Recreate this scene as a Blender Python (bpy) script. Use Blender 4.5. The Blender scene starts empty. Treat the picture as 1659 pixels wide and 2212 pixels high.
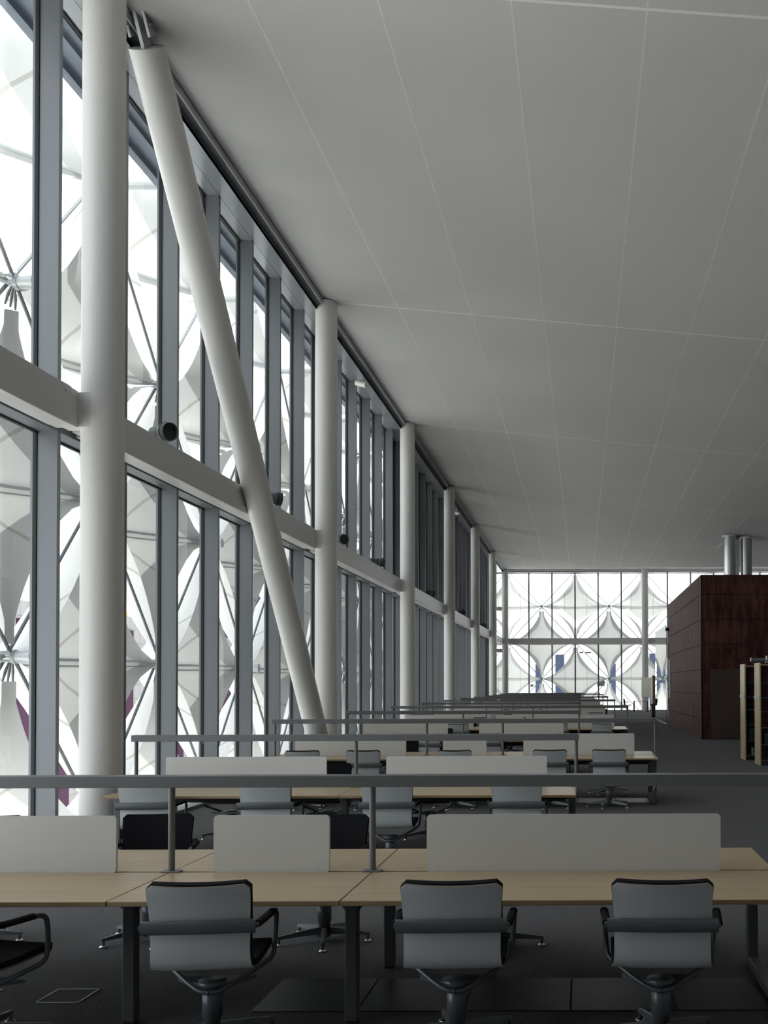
import bpy, bmesh, math, random
from mathutils import Vector, Matrix

random.seed(7)
SC = bpy.context.scene
COL = SC.collection

# ------------------------------------------------------------------ measures
FPX = 2160.0                 # focal length in pixels of the 1659x2212 frame
EYE = 1.832                  # camera height
XC = 5.30                    # facade column line, metres beside the camera
BAY = 9.677
COL0 = 11.03                 # depth of the first column
DEND = COL0 + 6 * BAY        # corner column depth
XM, XG = 5.74, 5.97          # inner edge of the mullions, glass line
ZC = EYE + 8.00              # ceiling edge
ZS = EYE + 7.79              # facade soffit
MSL = 0.109                  # ceiling fall towards the room
D1, DS = 6.0, 4.92           # first desk row, row spacing
NROW = 13
TOP = 0.72                   # desk top height

# ------------------------------------------------------------------ materials
def mat(name, color, rough=0.5, metal=0.0, spec=0.5, noise=None, bump=None):
    m = bpy.data.materials.new(name); m.use_nodes = True
    nt = m.node_tree; b = nt.nodes['Principled BSDF']
    b.inputs['Base Color'].default_value = (*color, 1)
    b.inputs['Roughness'].default_value = rough
    b.inputs['Metallic'].default_value = metal
    b.inputs['Specular IOR Level'].default_value = spec
    if noise or bump:
        tc = nt.nodes.new('ShaderNodeTexCoord')
    if noise:
        sx, amt = noise
        mp = nt.nodes.new('ShaderNodeMapping'); mp.inputs['Scale'].default_value = sx
        nz = nt.nodes.new('ShaderNodeTexNoise'); nz.inputs['Scale'].default_value = 1.0; nz.inputs['Detail'].default_value = 5
        rp = nt.nodes.new('ShaderNodeMapRange'); rp.inputs['From Min'].default_value = 0.3; rp.inputs['From Max'].default_value = 0.7
        rp.inputs['To Min'].default_value = 1 - amt; rp.inputs['To Max'].default_value = 1 + amt
        mx = nt.nodes.new('ShaderNodeVectorMath'); mx.operation = 'SCALE'; mx.inputs[0].default_value = color
        nt.links.new(tc.outputs['Object'], mp.inputs['Vector']); nt.links.new(mp.outputs[0], nz.inputs['Vector'])
        nt.links.new(nz.outputs['Fac'], rp.inputs['Value']); nt.links.new(rp.outputs[0], mx.inputs['Scale'])
        nt.links.new(mx.outputs[0], b.inputs['Base Color'])
    if bump:
        sc, st = bump
        n2 = nt.nodes.new('ShaderNodeTexNoise'); n2.inputs['Scale'].default_value = sc; n2.inputs['Detail'].default_value = 3
        bp = nt.nodes.new('ShaderNodeBump'); bp.inputs['Strength'].default_value = st; bp.inputs['Distance'].default_value = 0.01
        nt.links.new(tc.outputs['Object'], n2.inputs['Vector']); nt.links.new(n2.outputs['Fac'], bp.inputs['Height'])
        nt.links.new(bp.outputs[0], b.inputs['Normal'])
    return m

M = {}
M['ceiling'] = mat('ceiling_paint', (0.64, 0.635, 0.635), 0.85, noise=((0.25, 0.25, 0.25), 0.03))
M['seam'] = mat('ceiling_seam', (0.9, 0.89, 0.87), 0.6)
M['white_paint'] = mat('white_steel_paint', (0.80, 0.79, 0.77), 0.45)
M['beam_paint'] = mat('beam_paint', (0.74, 0.73, 0.72), 0.42)
M['alu'] = mat('anodised_aluminium', (0.215, 0.225, 0.245), 0.42, 0.3)
M['soffit'] = mat('soffit_aluminium', (0.40, 0.42, 0.46), 0.24, 0.35)
M['alu_dark'] = mat('dark_gasket', (0.012, 0.013, 0.015), 0.6)
M['eave'] = mat('eave_metal', (0.16, 0.19, 0.24), 0.4, 0.5)
M['carpet'] = mat('carpet', (0.150, 0.146, 0.150), 0.95, spec=0.1, noise=((60, 60, 60), 0.28), bump=(220, 0.6))
M['tile'] = mat('floor_tile_dark', (0.020, 0.022, 0.024), 0.4, 0.0, 0.25, noise=((1.3, 60, 1), 0.2))
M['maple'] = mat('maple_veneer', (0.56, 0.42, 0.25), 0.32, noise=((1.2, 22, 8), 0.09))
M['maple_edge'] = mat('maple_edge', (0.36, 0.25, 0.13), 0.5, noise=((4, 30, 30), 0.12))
M['panel'] = mat('panel_white', (0.72, 0.715, 0.71), 0.5)
M['rail'] = mat('rail_grey', (0.17, 0.175, 0.185), 0.4, 0.1)
M['leg'] = mat('leg_grey', (0.12, 0.125, 0.135), 0.45, 0.25)
M['tray'] = mat('tray_black', (0.02, 0.021, 0.023), 0.6)
M['shell'] = mat('shell_silver', (0.62, 0.64, 0.65), 0.45, 0.15)
M['shell_edge'] = mat('shell_edge', (0.24, 0.20, 0.15), 0.6)
M['fabric'] = mat('black_fabric', (0.014, 0.014, 0.016), 0.9, spec=0.15, bump=(300, 0.3))
M['chair_metal'] = mat('chair_metal', (0.15, 0.16, 0.17), 0.38, 0.4)
M['chrome'] = mat('chrome', (0.8, 0.8, 0.8), 0.12, 1.0)
M['steel'] = mat('steel_duct', (0.62, 0.63, 0.63), 0.22, 1.0)
M['cable'] = mat('cable_steel', (0.18, 0.19, 0.20), 0.45, 0.6)
M['galv'] = mat('galvanised', (0.55, 0.57, 0.58), 0.45, 0.5)
M['lamp_grey'] = mat('lamp_grey', (0.10, 0.115, 0.125), 0.5, 0.2)
M['lens'] = mat('lens_black', (0.01, 0.01, 0.012), 0.15)
M['lamp_white'] = mat('lamp_white', (0.82, 0.81, 0.78), 0.4)
M['door_brown'] = mat('door_brown', (0.070, 0.044, 0.032), 0.6, noise=((3, 3, 0.6), 0.12))
M['dark_box'] = mat('box_dark', (0.03, 0.032, 0.045), 0.5)
M['paper'] = mat('paper', (0.6, 0.6, 0.58), 0.7)
M['purple'] = mat('purple_panel', (0.032, 0.011, 0.028), 0.6, spec=0.1)
M['win_dark'] = mat('window_dark', (0.014, 0.014, 0.016), 0.3, spec=0.2)
M['blue_strip'] = mat('blue_glass_strip', (0.020, 0.028, 0.055), 0.4, spec=0.2)
M['ground'] = mat('sand_ground', (0.74, 0.72, 0.69), 0.9)
M['far_wall'] = mat('far_wall_white', (0.55, 0.55, 0.56), 0.8)
M['orange'] = mat('terracotta', (0.45, 0.24, 0.13), 0.8)
M['wall_room'] = mat('wall_room', (0.80, 0.80, 0.79), 0.8)
M['notice'] = mat('notice_white', (0.75, 0.75, 0.73), 0.6)

def clad_mat():
    m = mat('red_cladding', (0.09, 0.038, 0.034), 0.6)
    nt = m.node_tree; b = nt.nodes['Principled BSDF']; b.inputs['Roughness'].default_value = 0.62; b.inputs['Specular IOR Level'].default_value = 0.18
    tc = nt.nodes.new('ShaderNodeTexCoord')
    mp = nt.nodes.new('ShaderNodeMapping'); mp.inputs['Scale'].default_value = (2.2, 2.2, 0.5)
    nz = nt.nodes.new('ShaderNodeTexNoise'); nz.inputs['Scale'].default_value = 1.5; nz.inputs['Detail'].default_value = 8; nz.inputs['Roughness'].default_value = 0.7
    rp = nt.nodes.new('ShaderNodeValToRGB')
    rp.color_ramp.elements[0].position = 0.40; rp.color_ramp.elements[0].color = (0.036, 0.011, 0.009, 1)
    rp.color_ramp.elements[1].position = 0.68; rp.color_ramp.elements[1].color = (0.135, 0.060, 0.050, 1)
    nt.links.new(tc.outputs['Object'], mp.inputs['Vector']); nt.links.new(mp.outputs[0], nz.inputs['Vector'])
    nt.links.new(nz.outputs['Fac'], rp.inputs['Fac']); nt.links.new(rp.outputs[0], b.inputs['Base Color'])
    return m
M['clad'] = clad_mat()
M['clad_joint'] = mat('cladding_joint', (0.012, 0.006, 0.006), 0.8)

def glass_mat(name, tint, refl):
    m = bpy.data.materials.new(name); m.use_nodes = True
    nt = m.node_tree; nt.nodes.clear()
    out = nt.nodes.new('ShaderNodeOutputMaterial')
    tr = nt.nodes.new('ShaderNodeBsdfTransparent'); tr.inputs['Color'].default_value = (*tint, 1)
    gl = nt.nodes.new('ShaderNodeBsdfGlossy'); gl.inputs['Roughness'].default_value = 0.0; gl.inputs['Color'].default_value = (1, 1, 1, 1)
    fr = nt.nodes.new('ShaderNodeFresnel'); fr.inputs['IOR'].default_value = 1.5
    mu = nt.nodes.new('ShaderNodeMath'); mu.operation = 'MULTIPLY'; mu.inputs[1].default_value = refl
    mx = nt.nodes.new('ShaderNodeMixShader')
    nt.links.new(fr.outputs[0], mu.inputs[0]); nt.links.new(mu.outputs[0], mx.inputs[0])
    nt.links.new(tr.outputs[0], mx.inputs[1]); nt.links.new(gl.outputs[0], mx.inputs[2])
    nt.links.new(mx.outputs[0], out.inputs['Surface'])
    return m
M['glass'] = glass_mat('facade_glass', (0.87, 0.91, 0.91), 1.0)
M['glass_part'] = glass_mat('partition_glass', (0.82, 0.86, 0.86), 3.0)

def sail_mat(name, col, trans):
    m = bpy.data.materials.new(name); m.use_nodes = True
    nt = m.node_tree; nt.nodes.clear()
    out = nt.nodes.new('ShaderNodeOutputMaterial')
    df = nt.nodes.new('ShaderNodeBsdfDiffuse'); tl = nt.nodes.new('ShaderNodeBsdfTranslucent')
    mx = nt.nodes.new('ShaderNodeMixShader'); mx.inputs[0].default_value = trans
    # weld seams every third of the width, read from the cloth's own UV
    uv = nt.nodes.new('ShaderNodeTexCoord'); sp = nt.nodes.new('ShaderNodeSeparateXYZ')
    nt.links.new(uv.outputs['UV'], sp.inputs[0])
    ml = nt.nodes.new('ShaderNodeMath'); ml.operation = 'MULTIPLY'; ml.inputs[1].default_value = 3.0
    fr = nt.nodes.new('ShaderNodeMath'); fr.operation = 'FRACT'
    ls = nt.nodes.new('ShaderNodeMath'); ls.operation = 'LESS_THAN'; ls.inputs[1].default_value = 0.03
    nt.links.new(sp.outputs[0], ml.inputs[0]); nt.links.new(ml.outputs[0], fr.inputs[0]); nt.links.new(fr.outputs[0], ls.inputs[0])
    cm = nt.nodes.new('ShaderNodeMix'); cm.data_type = 'RGBA'
    cm.inputs['A'].default_value = (*col, 1); cm.inputs['B'].default_value = (col[0] * .72, col[1] * .71, col[2] * .68, 1)
    nt.links.new(ls.outputs[0], cm.inputs['Factor'])
    nt.links.new(cm.outputs['Result'], df.inputs['Color']); nt.links.new(cm.outputs['Result'], tl.inputs['Color'])
    nt.links.new(df.outputs[0], mx.inputs[1]); nt.links.new(tl.outputs[0], mx.inputs[2])
    nt.links.new(mx.outputs[0], out.inputs['Surface'])
    return m
M['sail'] = sail_mat('awning_membrane', (0.84, 0.83, 0.80), 0.25)
M['frosted'] = sail_mat('frosted_white_panel', (0.93, 0.93, 0.92), 0.82)
M['sail_edge'] = sail_mat('awning_edge_band', (0.66, 0.66, 0.65), 0.10)

def grid_wall_mat():
    m = mat('tile_wall', (0.72, 0.70, 0.69), 0.6)
    nt = m.node_tree; b = nt.nodes['Principled BSDF']
    tc = nt.nodes.new('ShaderNodeTexCoord')
    mp = nt.nodes.new('ShaderNodeMapping'); mp.inputs['Rotation'].default_value = (0, math.radians(90), 0)
    sx = nt.nodes.new('ShaderNodeSeparateXYZ'); cb = nt.nodes.new('ShaderNodeCombineXYZ')
    nt.links.new(tc.outputs['Object'], sx.inputs[0]); nt.links.new(sx.outputs[1], cb.inputs[0]); nt.links.new(sx.outputs[2], cb.inputs[1])
    br = nt.nodes.new('ShaderNodeTexBrick'); br.offset = 0.0; br.inputs['Scale'].default_value = 1.0
    br.inputs['Brick Width'].default_value = 1.25; br.inputs['Row Height'].default_value = 1.6; br.inputs['Mortar Size'].default_value = 0.03
    br.inputs['Color1'].default_value = (0.165, 0.16, 0.16, 1); br.inputs['Color2'].default_value = (0.15, 0.147, 0.147, 1); br.inputs['Mortar'].default_value = (0.075, 0.072, 0.075, 1)
    nt.links.new(cb.outputs[0], br.inputs['Vector']); nt.links.new(br.outputs['Color'], b.inputs['Base Color'])
    return m
M['tile_wall'] = grid_wall_mat()

# ------------------------------------------------------------------ mesh helpers
class MB:
    def __init__(s): s.v = []; s.f = []; s.mi = []; s.sm = []; s.uv = {}
    def add(s, vs, fs, mi=0, smooth=False, T=None):
        o = len(s.v)
        for p in vs:
            p = Vector(p)
            s.v.append(T @ p if T else p)
        for f in fs:
            s.f.append([i + o for i in f]); s.mi.append(mi); s.sm.append(smooth)
        return s
    def box(s, x0, x1, y0, y1, z0, z1, mi=0, T=None):
        vs = [(x, y, z) for z in (z0, z1) for y in (y0, y1) for x in (x0, x1)]
        return s.add(vs, [(0, 2, 3, 1), (4, 5, 7, 6), (0, 1, 5, 4), (2, 6, 7, 3), (0, 4, 6, 2), (1, 3, 7, 5)], mi, False, T)
    def bbox(s, x0, x1, y0, y1, z0, z1, b, mi=0, seg=2, T=None, smooth=True):
        bm = bmesh.new(); bmesh.ops.create_cube(bm, size=1)
        for v in bm.verts:
            v.co = Vector(((x0 + x1) / 2 + v.co.x * (x1 - x0), (y0 + y1) / 2 + v.co.y * (y1 - y0), (z0 + z1) / 2 + v.co.z * (z1 - z0)))
        bmesh.ops.bevel(bm, geom=bm.edges[:], offset=b, segments=seg, profile=0.5, affect='EDGES')
        bm.verts.index_update()
        s.add([v.co.copy() for v in bm.verts], [[v.index for v in f.verts] for f in bm.faces], mi, smooth, T)
        bm.free(); return s
    def tube(s, pts, r, n=8, mi=0, cap=True, smooth=True, flat=None, T=None):
        pts = [Vector(p) for p in pts]; rs = r if isinstance(r, (list, tuple)) else [r] * len(pts)
        vs = []; fs = []; up = None
        for i, p in enumerate(pts):
            d = (pts[min(i + 1, len(pts) - 1)] - pts[max(i - 1, 0)]).normalized()
            if up is None:
                up = Vector((0, 0, 1)) if abs(d.z) < 0.9 else Vector((0, 1, 0))
            a = (up - d * up.dot(d)).normalized(); b = d.cross(a); up = a
            fa, fb = (flat if flat else (1, 1))
            for k in range(n):
                t = 2 * math.pi * k / n
                vs.append(p + (a * math.cos(t) * fa + b * math.sin(t) * fb) * rs[i])
        for i in range(len(pts) - 1):
            for k in range(n):
                a0 = i * n + k; a1 = i * n + (k + 1) % n
                fs.append((a0, a1, a1 + n, a0 + n))
        s.add(vs, fs, mi, smooth, T)
        if cap:
            o = len(vs) - n
            s.add(vs[:n], [tuple(range(n))[::-1]], mi, False, T); s.add(vs[o:], [tuple(range(n))], mi, False, T)
        return s
    def cyl(s, p, q, r, n=24, mi=0, cap=True, T=None): return s.tube([p, q], r, n, mi, cap, True, None, T)
    def lathe(s, prof, n=24, mi=0, T=None, smooth=True):
        vs = []; fs = []
        for r, z in prof:
            for k in range(n):
                t = 2 * math.pi * k / n; vs.append((r * math.cos(t), r * math.sin(t), z))
        for i in range(len(prof) - 1):
            for k in range(n):
                a = i * n + k; b = i * n + (k + 1) % n
                fs.append((a, b, b + n, a + n))
        return s.add(vs, fs, mi, smooth, T)
    def prism(s, poly, lo, hi, axis='y', mi=0, T=None):
        n = len(poly)
        if axis == 'y': mk = lambda a, b, c: (a, c, b)
        elif axis == 'x': mk = lambda a, b, c: (c, a, b)
        else: mk = lambda a, b, c: (a, b, c)
        vs = [mk(a, b, lo) for a, b in poly] + [mk(a, b, hi) for a, b in poly]
        fs = [tuple(range(n)), tuple(range(2 * n - 1, n - 1, -1))] + [(i, i + n, (i + 1) % n + n, (i + 1) % n) for i in range(n)]
        return s.add(vs, fs, mi, False, T)
    def build(s, name, mats, parent=None, loc=None, norm=True):
        me = bpy.data.meshes.new(name)
        me.from_pydata([tuple(v) for v in s.v], [], s.f); me.update()
        if not isinstance(mats, (list, tuple)): mats = [mats]
        for m in mats: me.materials.append(m)
        me.polygons.foreach_set('material_index', s.mi); me.polygons.foreach_set('use_smooth', s.sm)
        if norm:
            bm = bmesh.new(); bm.from_mesh(me); bmesh.ops.recalc_face_normals(bm, faces=bm.faces); bm.to_mesh(me); bm.free()
        o = bpy.data.objects.new(name, me); COL.objects.link(o)
        if parent: o.parent = parent
        if loc: o.location = loc
        return o

def rrect(x0, x1, z0, z1, r, n=5, corners=(1, 1, 1, 1)):
    pts = []
    for (cx, cz, a0, on) in ((x1 - r, z0 + r, -90, corners[0]), (x1 - r, z1 - r, 0, corners[1]), (x0 + r, z1 - r, 90, corners[2]), (x0 + r, z0 + r, 180, corners[3])):
        if on:
            for k in range(n + 1):
                t = math.radians(a0 + 90 * k / n); pts.append((cx + r * math.cos(t), cz + r * math.sin(t)))
        else:
            t = math.radians(a0 + 45); pts.append((cx + r * math.sqrt(2) * math.cos(t), cz + r * math.sqrt(2) * math.sin(t)))
    return pts

def tag(o, label=None, cat=None, group=None, kind=None):
    if label: o['label'] = label
    if cat: o['category'] = cat
    if group: o['group'] = group
    if kind: o['kind'] = kind
    return o
def empty(name, loc=(0, 0, 0), rz=0.0):
    o = bpy.data.objects.new(name, None); COL.objects.link(o); o.location = loc; o.rotation_euler = (0, 0, rz); o.empty_display_size = 0.1
    return o
def kids(o): return [c for c in bpy.data.objects if c.parent == o]
TREE = {}
def freeze(o):                              # remember a prototype's parts so that copies are quick
    TREE[o.name] = (o, [(c, kids(c)) for c in kids(o)])
    return o
def dup(o):
    src, parts = TREE[o.name]
    r = src.copy(); COL.objects.link(r)
    for c, subs in parts:
        k = c.copy(); COL.objects.link(k); k.parent = r
        for g in subs:
            d = g.copy(); COL.objects.link(d); d.parent = k
    return r
ORD = ['first', 'second', 'third', 'fourth', 'fifth', 'sixth', 'seventh', 'eighth', 'ninth', 'tenth', 'eleventh', 'twelfth', 'thirteenth', 'fourteenth', 'fifteenth', 'sixteenth']

# ------------------------------------------------------------------ setting: floor, ceiling, walls
YB, XR = -7.0, 17.0
fl = MB().box(-XG - 0.05, XR, YB, DEND + 0.72, -0.25, 0.0).build('floor', M['carpet']); tag(fl, kind='structure')

cm = MB()
XE = -XC - 0.02
DE = DEND + 0.02
def cz(x): return ZC - MSL * (x - XE)
q = XR - XE
cm.add([(XE, YB, ZC), (XR, YB, cz(XR)), (XR, DE - q, cz(XR)), (XE, DE, ZC)], [(0, 1, 2, 3)])
cm.add([(XE, DE, ZC), (XR, DE - q, cz(XR)), (XR, DE, ZC)], [(0, 1, 2)])
# unseen roof slab over the ceiling, added to block light, out to the eave
cm.box(-6.45, XR, YB, DEND + 1.2, ZC + 0.06, ZC + 0.5, 0)
SK = -0.047
def strip(p, r, w):
    p = Vector(p); r = Vector(r); d = (r - p).normalized(); s = d.cross(Vector((0, 0, 1))).normalized() * w / 2
    dn = Vector((0, 0, -0.002))
    cm.add([p - s + dn, p + s + dn, r + s + dn, r - s + dn, p - s, p + s, r + s, r - s],
           [(0, 1, 2, 3), (0, 4, 5, 1), (1, 5, 6, 2), (2, 6, 7, 3), (3, 7, 4, 0)], 1)
XLINES = [-3.79, -2.26, -0.75, 0.74, 2.24, 3.74, 5.24, 8.2, 9.7, 11.2, 12.7]
for x in XLINES:
    strip((x, YB, cz(x)), (x, DE - (x - XE), cz(x)), 0.02)
for k in range(-1, 6):
    y0 = COL0 + k * BAY
    # meets the hip where x - XE = DE - y
    xe = min(XR, (DE - y0 + XE) / (1 + SK) - 0.0)
    xe = min(xe, XR)
    strip((XE + 0.2, y0 + SK * 0.2, cz(XE + 0.2)), (xe, y0 + SK * (xe - XE), cz(xe)), 0.042)
strip((XE + 0.2, DE - 0.2, cz(XE + 0.2)), (XR, DE - q, cz(XR)), 0.02)
# bright recessed light slot beside the ducts
strip((6.68, 39.2, cz(6.68) - 0.004), (6.68, 43.0, cz(6.68) - 0.004), 0.07)
strip((6.68, 46.2, cz(6.68) - 0.004), (6.68, 49.3, cz(6.68) - 0.004), 0.07)
ce = cm.build('ceiling', [M['ceiling'], M['seam']], norm=False); tag(ce, kind='structure')

wr = MB().box(XR, XR + 0.2, YB, DEND + 1, -0.2, ZC + 0.3).build('wall_right', M['wall_room']); tag(wr, kind='structure')
wb = MB().box(-6.4, XR + 0.2, YB - 0.2, YB, -0.2, ZC + 0.3).build('wall_back', M['wall_room']); tag(wb, kind='structure')

# ------------------------------------------------------------------ facade: fascia, soffit, windows
TB = EYE + 2.794      # transom underside at the middle beam
TT = EYE + 3.02
def facade_frame(name, along0, along1, face):
    """one side's ceiling bulkhead. face: function (u out from column line, along, z) -> xyz"""
    b = MB()
    def bx(u0, u1, a0, a1, z0, z1, mi=0):
        pts = [face(u, a, z) for z in (z0, z1) for a in (a0, a1) for u in (u0, u1)]
        b.add(pts, [(0, 2, 3, 1), (4, 5, 7, 6), (0, 1, 5, 4), (2, 6, 7, 3), (0, 4, 6, 2), (1, 3, 7, 5)], mi)
    bx(0.03, 0.05, along0, along1, ZC - 0.125, ZC + 0.06, 2)           # upright fascia under the ceiling edge
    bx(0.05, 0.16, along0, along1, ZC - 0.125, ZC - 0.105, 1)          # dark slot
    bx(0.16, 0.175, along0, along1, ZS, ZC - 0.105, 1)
    bx(0.16, XM - XC - 0.006, along0, along1, ZS, ZS + 0.04, 0)
    bx(XM - XC, XG - XC + 0.02, along0, along1, ZS, ZS + 0.04, 0)
    return b
M['fascia_light'] = mat('fascia_light', (0.56, 0.57, 0.61), 0.35, 0.1)
side = lambda u, a, z: (-XC - u, a, z)
endf = lambda u, a, z: (a, DEND + u, z)
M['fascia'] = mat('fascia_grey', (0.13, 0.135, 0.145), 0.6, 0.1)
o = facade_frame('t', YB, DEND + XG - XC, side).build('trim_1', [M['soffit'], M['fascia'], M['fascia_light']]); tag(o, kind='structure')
o = facade_frame('t', -XG, XR, endf).build('trim_2', [M['beam_paint'], M['beam_paint'], M['beam_paint']]); tag(o, kind='structure')

# eave seen through the glass
e = MB()
e.box(-6.42, -XG - 0.03, YB, DEND + 1.2, ZS - 0.02, ZS + 0.02)
e.box(-6.50, -6.42, YB, DEND + 1.2, ZS - 0.10, ZS + 0.4)
e.box(-6.20, -6.13, YB, DEND + 1.2, ZS - 0.08, ZS)
e.box(-6.62, -6.5, YB, DEND + 1.2, ZS + 0.0, ZS + 0.3)
e.box(-6.5, XR, DEND + XG - XC + 0.03, DEND + 1.2, ZS - 0.02, ZS + 0.02)
o = e.build('trim_3', M['eave']); tag(o, kind='structure')

WN = [0]
def window_bay(face, a_list, a0, a1, panes):
    """mullions at a_list; glazing between a0 and a1"""
    WN[0] += 1
    w = empty('window_%d' % WN[0]); tag(w, kind='structure')
    u0, u1 = XM - XC, XG - XC
    def bx(mb, ua, ub, aa, ab, za, zb, mi=0):
        pts = [face(u, a, z) for z in (za, zb) for a in (aa, ab) for u in (ua, ub)]
        mb.add(pts, [(0, 2, 3, 1), (4, 5, 7, 6), (0, 1, 5, 4), (2, 6, 7, 3), (0, 4, 6, 2), (1, 3, 7, 5)], mi)
    for a in a_list:
        m = MB()
        bx(m, u0, u1, a - 0.035, a + 0.035, 0.0, TB); bx(m, u0, u1, a - 0.035, a + 0.035, TT, ZS)
        bx(m, u1 - 0.012, u1 + 0.03, a - 0.05, a - 0.034, 0.0, ZS, 1)
        bx(m, u1 - 0.012, u1 + 0.03, a + 0.034, a + 0.05, 0.0, ZS, 1)
        bx(m, u1 + 0.03, u1 + 0.06, a - 0.04, a + 0.04, 0.0, ZS, 0)
        m.build('mullion', [M['alu'], M['alu_dark']], w)
    t = MB(); bx(t, u0, u1 + 0.02, a0, a1, TB, TT)
    bx(t, u1 - 0.02, u1 + 0.02, a0, a1, TB - 0.018, TB, 1); bx(t, u1 - 0.02, u1 + 0.02, a0, a1, TT, TT + 0.018, 1)
    bx(t, u1 - 0.02, u1 + 0.02, a0, a1, ZS - 0.02, ZS, 1)
    bx(t, u0 + 0.02, u1, a0, a1, 0.0, 0.05, 0)
    t.build('transom', [M['alu'], M['alu_dark']], w)
    g = MB()
    for za, zb in ((0.05, TB), (TT, ZS)):
        p = [face(u1 + 0.012, a, z) for a, z in ((a0, za), (a1, za), (a1, zb), (a0, zb))]
        g.add(p, [(0, 1, 2, 3)])
    g.build('glazing', M['glass'], w)
    return w
MS = BAY / 6
for k in range(-1, 6):
    a0 = COL0 + k * BAY; a1 = a0 + BAY
    mlist = [a0 + MS * i - 0.085 for i in range(6)]
    if k == -1: a0 = COL0 - 6 * MS
    window_bay(side, mlist, a0 - 0.085, (a1 - 0.085) if k < 5 else DEND + XG - XC, None)
for k in range(0, 2):
    a0 = -XC + k * BAY
    window_bay(endf, [a0 + MS * i for i in range(1, 7)], a0 if k else -XG, a0 + BAY, None)
wl = MB().box(-XG - 0.1, -XG + 0.2, YB, COL0 - 6 * MS - 0.12, -0.2, ZC + 0.3).build('wall_left_unseen', M['wall_room']); tag(wl, kind='structure')  # solid stretch out of view, its extent set to darken the foreground
we = MB().box(-XC + 2 * BAY + 0.03, XR + 0.2, DEND + 0.45, DEND + 0.7, -0.2, ZC + 0.3).build('wall_end', M['wall_room']); tag(we, kind='structure')

# ------------------------------------------------------------------ columns, brace, beams
cb = MB().cyl((0, 0, 0), (0, 0, ZC - 0.03), 0.222, 48)
cb.cyl((0, 0, ZC - 0.03), (0, 0, ZC + 0.04), 0.205, 48, 1)
col0 = cb.build('white_column', [M['white_paint'], M['alu_dark']])
for k in range(-1, 7):
    o = col0 if k == -1 else col0.copy()
    if k > -1: COL.objects.link(o)
    o.location = (-XC, COL0 + k * BAY, 0)
    if k == -1: o.location.y -= 0.0
    nm = {-1: 'round white steel column behind the camera beside the window wall', 0: 'thick round white column closest to us, by the window wall',
          1: 'round white column where the slanted brace comes down', 6: 'round white column in the corner between both glass walls'}
    tag(o, nm.get(k, 'round white column, %s from the near end of the window wall' % ORD[k]), 'column', 'columns along the window wall', 'thing')
o = col0.copy(); COL.objects.link(o); o.location = (-XC + BAY, DEND, 0)
tag(o, 'round white column standing alone in front of the end glass wall', 'column', 'columns along the end wall', 'thing')
# remove the one outside the picture
for o in list(bpy.data.objects):
    if o.get('label', '').startswith('round white steel column behind'): bpy.data.objects.remove(o)

# slanted brace with its head plate
ztop, zbot = 9.62, 0.12
ytop, ybot = 12.05, 20.42
br = empty('slanted_brace', (-XC, ybot, 0)); tag(br, 'slanted white tubular brace leaning from the closest column to the next', 'brace', kind='thing')
def rel(o_, p): return Vector(p) - Vector(o_.location)
P0 = Vector((-XC + 0.10, ybot, 0.0)); P1 = Vector((-XC + 0.02, ytop, ztop))
MB().cyl(rel(br, P0), rel(br, P1), 0.212, 48).build('tube', M['white_paint'], br)
dirv = (P1 - P0).normalized()
gp = MB()
side_v = Vector((1, 0, 0)); nrm = dirv.cross(side_v).normalized()
T = Matrix((( side_v.x, nrm.x, dirv.x, 0), (side_v.y, nrm.y, dirv.y, 0), (side_v.z, nrm.z, dirv.z, 0), (0, 0, 0, 1)))
T = Matrix.Translation(rel(br, P1)) @ T
gp.box(-0.02, 0.02, -0.13, 0.13, -0.02, 0.75, 0, T)
gp.box(-0.13, -0.10, -0.15, 0.15, 0.12, 0.8, 0, T); gp.box(0.10, 0.13, -0.15, 0.15, 0.12, 0.8, 0, T)
for i in range(3):
    for j in range(4):
        c = T @ Vector((0.13, -0.10 + 0.066 * j, 0.24 + 0.2 * i)); d = T.to_3x3() @ Vector((1, 0, 0))
        gp.cyl(c, c + d * 0.02, 0.02, 10)
gp.build('head_plate', M['galv'], br)

# horizontal beams between the columns
BZ0, BZ1 = EYE + 2.80, EYE + 3.215
XB = 5.583            # beam axis, just outside the columns
def beam(name, p0, p1, label, horiz_x):
    b = empty(name, ((p0[0] + p1[0]) / 2, (p0[1] + p1[1]) / 2, BZ0)); tag(b, label, 'beam', None, 'thing')
    L = (Vector(p1) - Vector(p0)).length / 2
    m = MB(); cs = []
    if horiz_x:
        m.bbox(-L + 0.16, L - 0.16, -0.125, 0.125, 0, BZ1 - BZ0, 0.008, seg=1, smooth=False)
        for s in (-1, 1):
            c = MB(); cs.append(c); c.box(min(s * (L - 0.16), s * (L + 0.17)), max(s * (L - 0.16), s * (L + 0.17)), -0.30, 0.07, 0.02, BZ1 - BZ0 - 0.02)
    else:
        m.bbox(-0.125, 0.125, -L + 0.16, L - 0.16, 0, BZ1 - BZ0, 0.008, seg=1, smooth=False)
        for s in (-1, 1):
            c = MB(); cs.append(c); c.box(-0.07, 0.26, min(s * (L - 0.02), s * (L + 0.17)), max(s * (L - 0.02), s * (L + 0.17)), 0.02, BZ1 - BZ0 - 0.02); c.box(-0.12, 0.115, min(s * (L - 0.16), s * (L - 0.02)), max(s * (L - 0.16), s * (L - 0.02)), 0.008, BZ1 - BZ0 - 0.008)
            for z in (0.05, 0.34):
                for j in (0.20, 0.29):
                    p = Vector((0.124, s * (L - j), z)); c.cyl(p, p + Vector((0.012, 0, 0)), 0.016, 10)
    m.build('beam_body', M['beam_paint'], b)
    for c in cs: c.build('end_connector', M['beam_paint'], b)
    return b
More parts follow.
